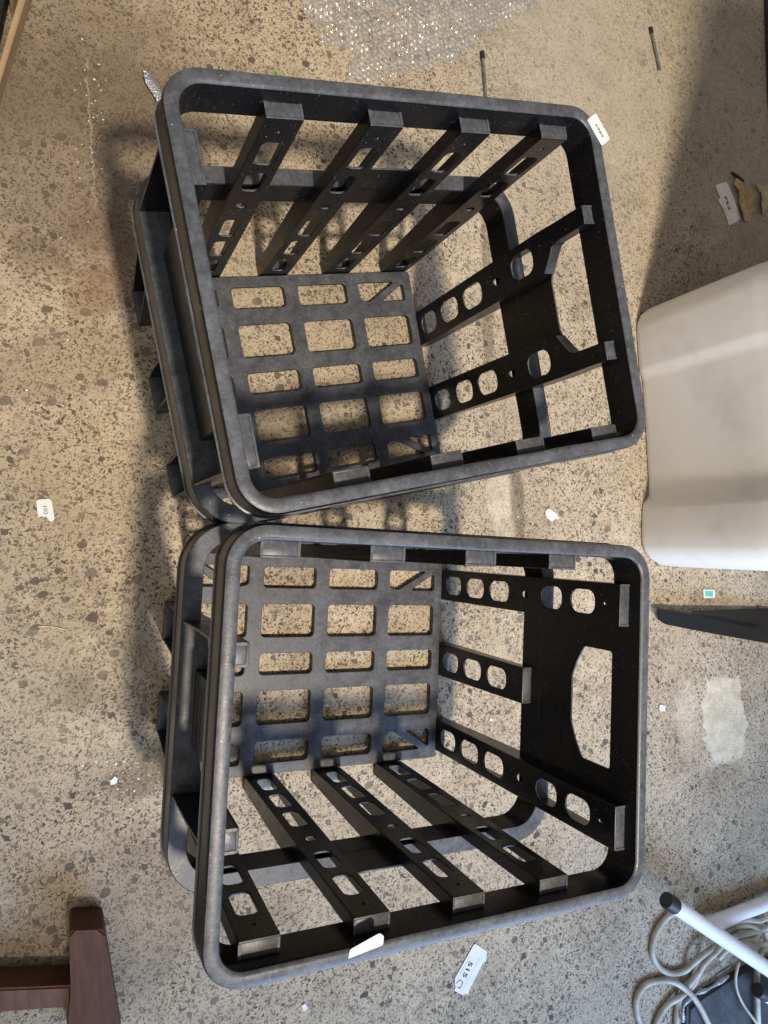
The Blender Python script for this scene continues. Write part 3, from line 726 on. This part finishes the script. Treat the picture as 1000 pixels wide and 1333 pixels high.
def make_box():
    root = empty('metal_box', at(960, 1310, 0)); bpy.context.view_layer.update()
    base = [(886, 1352), (888, 1306), (905, 1291), (948, 1267), (985, 1248), (1070, 1230), (1100, 1400)]
    bm = bmesh.new()
    lo = [bm.verts.new(at(x, y, 0)) for x, y in base]; hi = [bm.verts.new(v.co+Vector((0, 0, .018))) for v in lo]
    n = len(lo); bm.faces.new(hi); bm.faces.new(lo)
    for i in range(n): bm.faces.new((lo[i], lo[(i+1) % n], hi[(i+1) % n], hi[i]))
    bmesh.ops.bevel(bm, geom=[e for e in bm.edges if e.verts[0].co.z > .01 and e.verts[1].co.z > .01], offset=.006, segments=3, affect='EDGES')
    world_child('casing', mesh_from_bm('casing', bm, R(50)), M_METAL, root)
    world_child('edge_trim', tube_mesh([at(889, 1330, .019), at(891, 1308, .020), at(907, 1294, .021), at(925, 1286, .020), at(949, 1270, .021)], lambda t: .0035+.0015*math.sin(t*23), 8), M_FOIL, root)
    world_child('latch', tube_mesh([at(932, 1270, .024), at(950, 1258, .026)], .0025, 8, sub=1), M_STEEL, root)
    tag(root, 'flat blue-grey metal box with crinkled edge, half under the cable', 'metal box')
make_box()

# ------------------------------------------------------------ brown wooden frame (lower left)
def make_wood():
    root = empty('wooden_frame', at(110, 1280, 0)); bpy.context.view_layer.update()
    def prism(name, pts, z0, z1_, mat, bev=.004):
        bm = bmesh.new()
        P = [at(x, y, z1_) for x, y in pts]
        hi = [bm.verts.new(p) for p in P]; lo = [bm.verts.new((p.x, p.y, z0)) for p in P]
        n = len(P); bm.faces.new(hi); bm.faces.new(lo)
        for i in range(n): bm.faces.new((lo[i], lo[(i+1) % n], hi[(i+1) % n], hi[i]))
        bmesh.ops.bevel(bm, geom=[e for e in bm.edges if e.verts[0].co.z > z1_-.001 and e.verts[1].co.z > z1_-.001], offset=bev, segments=3, affect='EDGES')
        return world_child(name, mesh_from_bm(name, bm, R(50)), mat, root)
    prism('post', rpoly([(90, 1212), (136, 1210), (146, 1275), (162, 1370), (86, 1370), (92, 1290)], 9), 0, .062, M_WOOD, .003)
    prism('rail', [(-60, 1290), (93, 1284), (92, 1312), (-60, 1323)], .004, .052, M_WOODTOP, .0025)
    tag(root, 'dark red-brown wooden frame corner with post and rail at the lower left', 'wooden frame')
make_wood()

# ------------------------------------------------------------ cardboard tray and black slab (upper left), dark board (upper right)
def wall_prism(name, pts, z0, z1_, mat, root):
    bm = bmesh.new(); P = [at(x, y, 0) for x, y in pts]
    hi = [bm.verts.new((p.x, p.y, z1_)) for p in P]; lo = [bm.verts.new((p.x, p.y, z0)) for p in P]
    n = len(P); bm.faces.new(hi); bm.faces.new(lo)
    for i in range(n): bm.faces.new((lo[i], lo[(i+1) % n], hi[(i+1) % n], hi[i]))
    bmesh.ops.bevel(bm, geom=list(bm.edges), offset=.0012, segments=2, affect='EDGES')
    return world_child(name, mesh_from_bm(name, bm, R(50)), mat, root)
tr = empty('cardboard_tray', at(15, 60, 0)); bpy.context.view_layer.update()
wall_prism('front_wall', [(44, -6), (-6, 158), (-13, 156), (36, -10)], 0, .036, M_CARD, tr)
wall_prism('inner_flap', [(32, -4), (18, 26), (15, 24), (27, -6)], 0, .040, M_CARD, tr)
tag(tr, 'tan cardboard tray edge cutting the upper left corner', 'cardboard tray')
bg_o = empty('black_slab', at(-20, 30, 0)); bpy.context.view_layer.update()
wall_prism('slab_body', [(20, -30), (-12, 120), (-120, 150), (-140, -60)], .002, .034, M_BLACKSLAB, bg_o)  # flat black slab filling the corner behind the tray
tag(bg_o, 'flat black slab behind the tan cardboard tray', 'plastic sheeting')
db = empty('dark_board', at(1003, 80, 0)); bpy.context.view_layer.update()
wall_prism('board', [(993, -30), (999, 130), (1004, 190), (1060, 190), (1060, -30)], .0, .012, simple('dark_purple_card', (.045, .035, .045), (.03, .025, .03), 20, .6, .2), db)
tag(db, 'dark board lying flat at the upper right edge', 'board')

# ------------------------------------------------------------ bubble wrap
def make_bubble():
    poly = [(p.x, p.y) for p in px_poly([(380, -60), (388, 0), (402, 28), (410, 40), (418, 60), (436, 66), (456, 68), (452, 104), (475, 112), (520, 100), (556, 92), (590, 84), (606, 70), (620, 62), (628, 48), (648, 30), (672, 22), (700, 14), (690, -60)])]
    rnd = random.Random(2)
    def inside(x, y):
        c = False; n = len(poly)
        for i in range(n):
            x0, y0 = poly[i]; x1, y1 = poly[i-1]
            if (y0 > y) != (y1 > y) and x < (x1-x0)*(y-y0)/(y1-y0)+x0: c = not c
        return c
    xs = [p[0] for p in poly]; ys = [p[1] for p in poly]
    st_ = .0019; nx = int((max(xs)-min(xs))/st_); ny = int((max(ys)-min(ys))/st_)
    from mathutils import noise as mn
    ca, sa = math.cos(.5), math.sin(.5); pitch = .0105
    bm = bmesh.new(); grid = {}
    for i in range(nx+1):
        for j in range(ny+1):
            x = min(xs)+i*st_; y = min(ys)+j*st_
            jx = x+.006*mn.noise(Vector((x*60, y*60, 1))); jy = y+.006*mn.noise(Vector((x*60, y*60, 5)))
            if not inside(jx, jy): continue
            u = (x*ca+y*sa)/pitch; v = (-x*sa+y*ca)/(pitch*.87)
            if int(math.floor(v)) % 2: u += .5
            du, dv = u-math.floor(u)-.5, v-math.floor(v)-.5
            d = math.sqrt(du*du+dv*dv*.76)
            b = .0032*math.sqrt(max(0, 1-(d/.44)**2))
            wr = .5+.5*mn.noise(Vector((x*22, y*22, 3)))
            cr_ = mn.noise(Vector((x*95, y*95, 7)))
            z = .0014+b*(.55+.6*wr)+.010*max(0, mn.noise(Vector((x*14, y*14, 9))))+.0065*abs(cr_)*wr+.006*max(0, mn.noise(Vector((x*45, y*45, 11))))
            grid[i, j] = bm.verts.new((x+.0012*cr_, y+.0012*wr, z))
    for (i, j), v in grid.items():
        q = [grid.get(k) for k in ((i, j), (i+1, j), (i+1, j+1), (i, j+1))]
        if all(q): bm.faces.new(q)
    for v in [v for v in bm.verts if not v.link_faces]: bm.verts.remove(v)
    o = link('bubble_wrap', mesh_from_bm('bubble_wrap', bm, R(180)), M_BUB)
    tag(o, 'crinkled sheet of clear bubble wrap lying on the concrete above the crates', 'bubble wrap')
make_bubble()
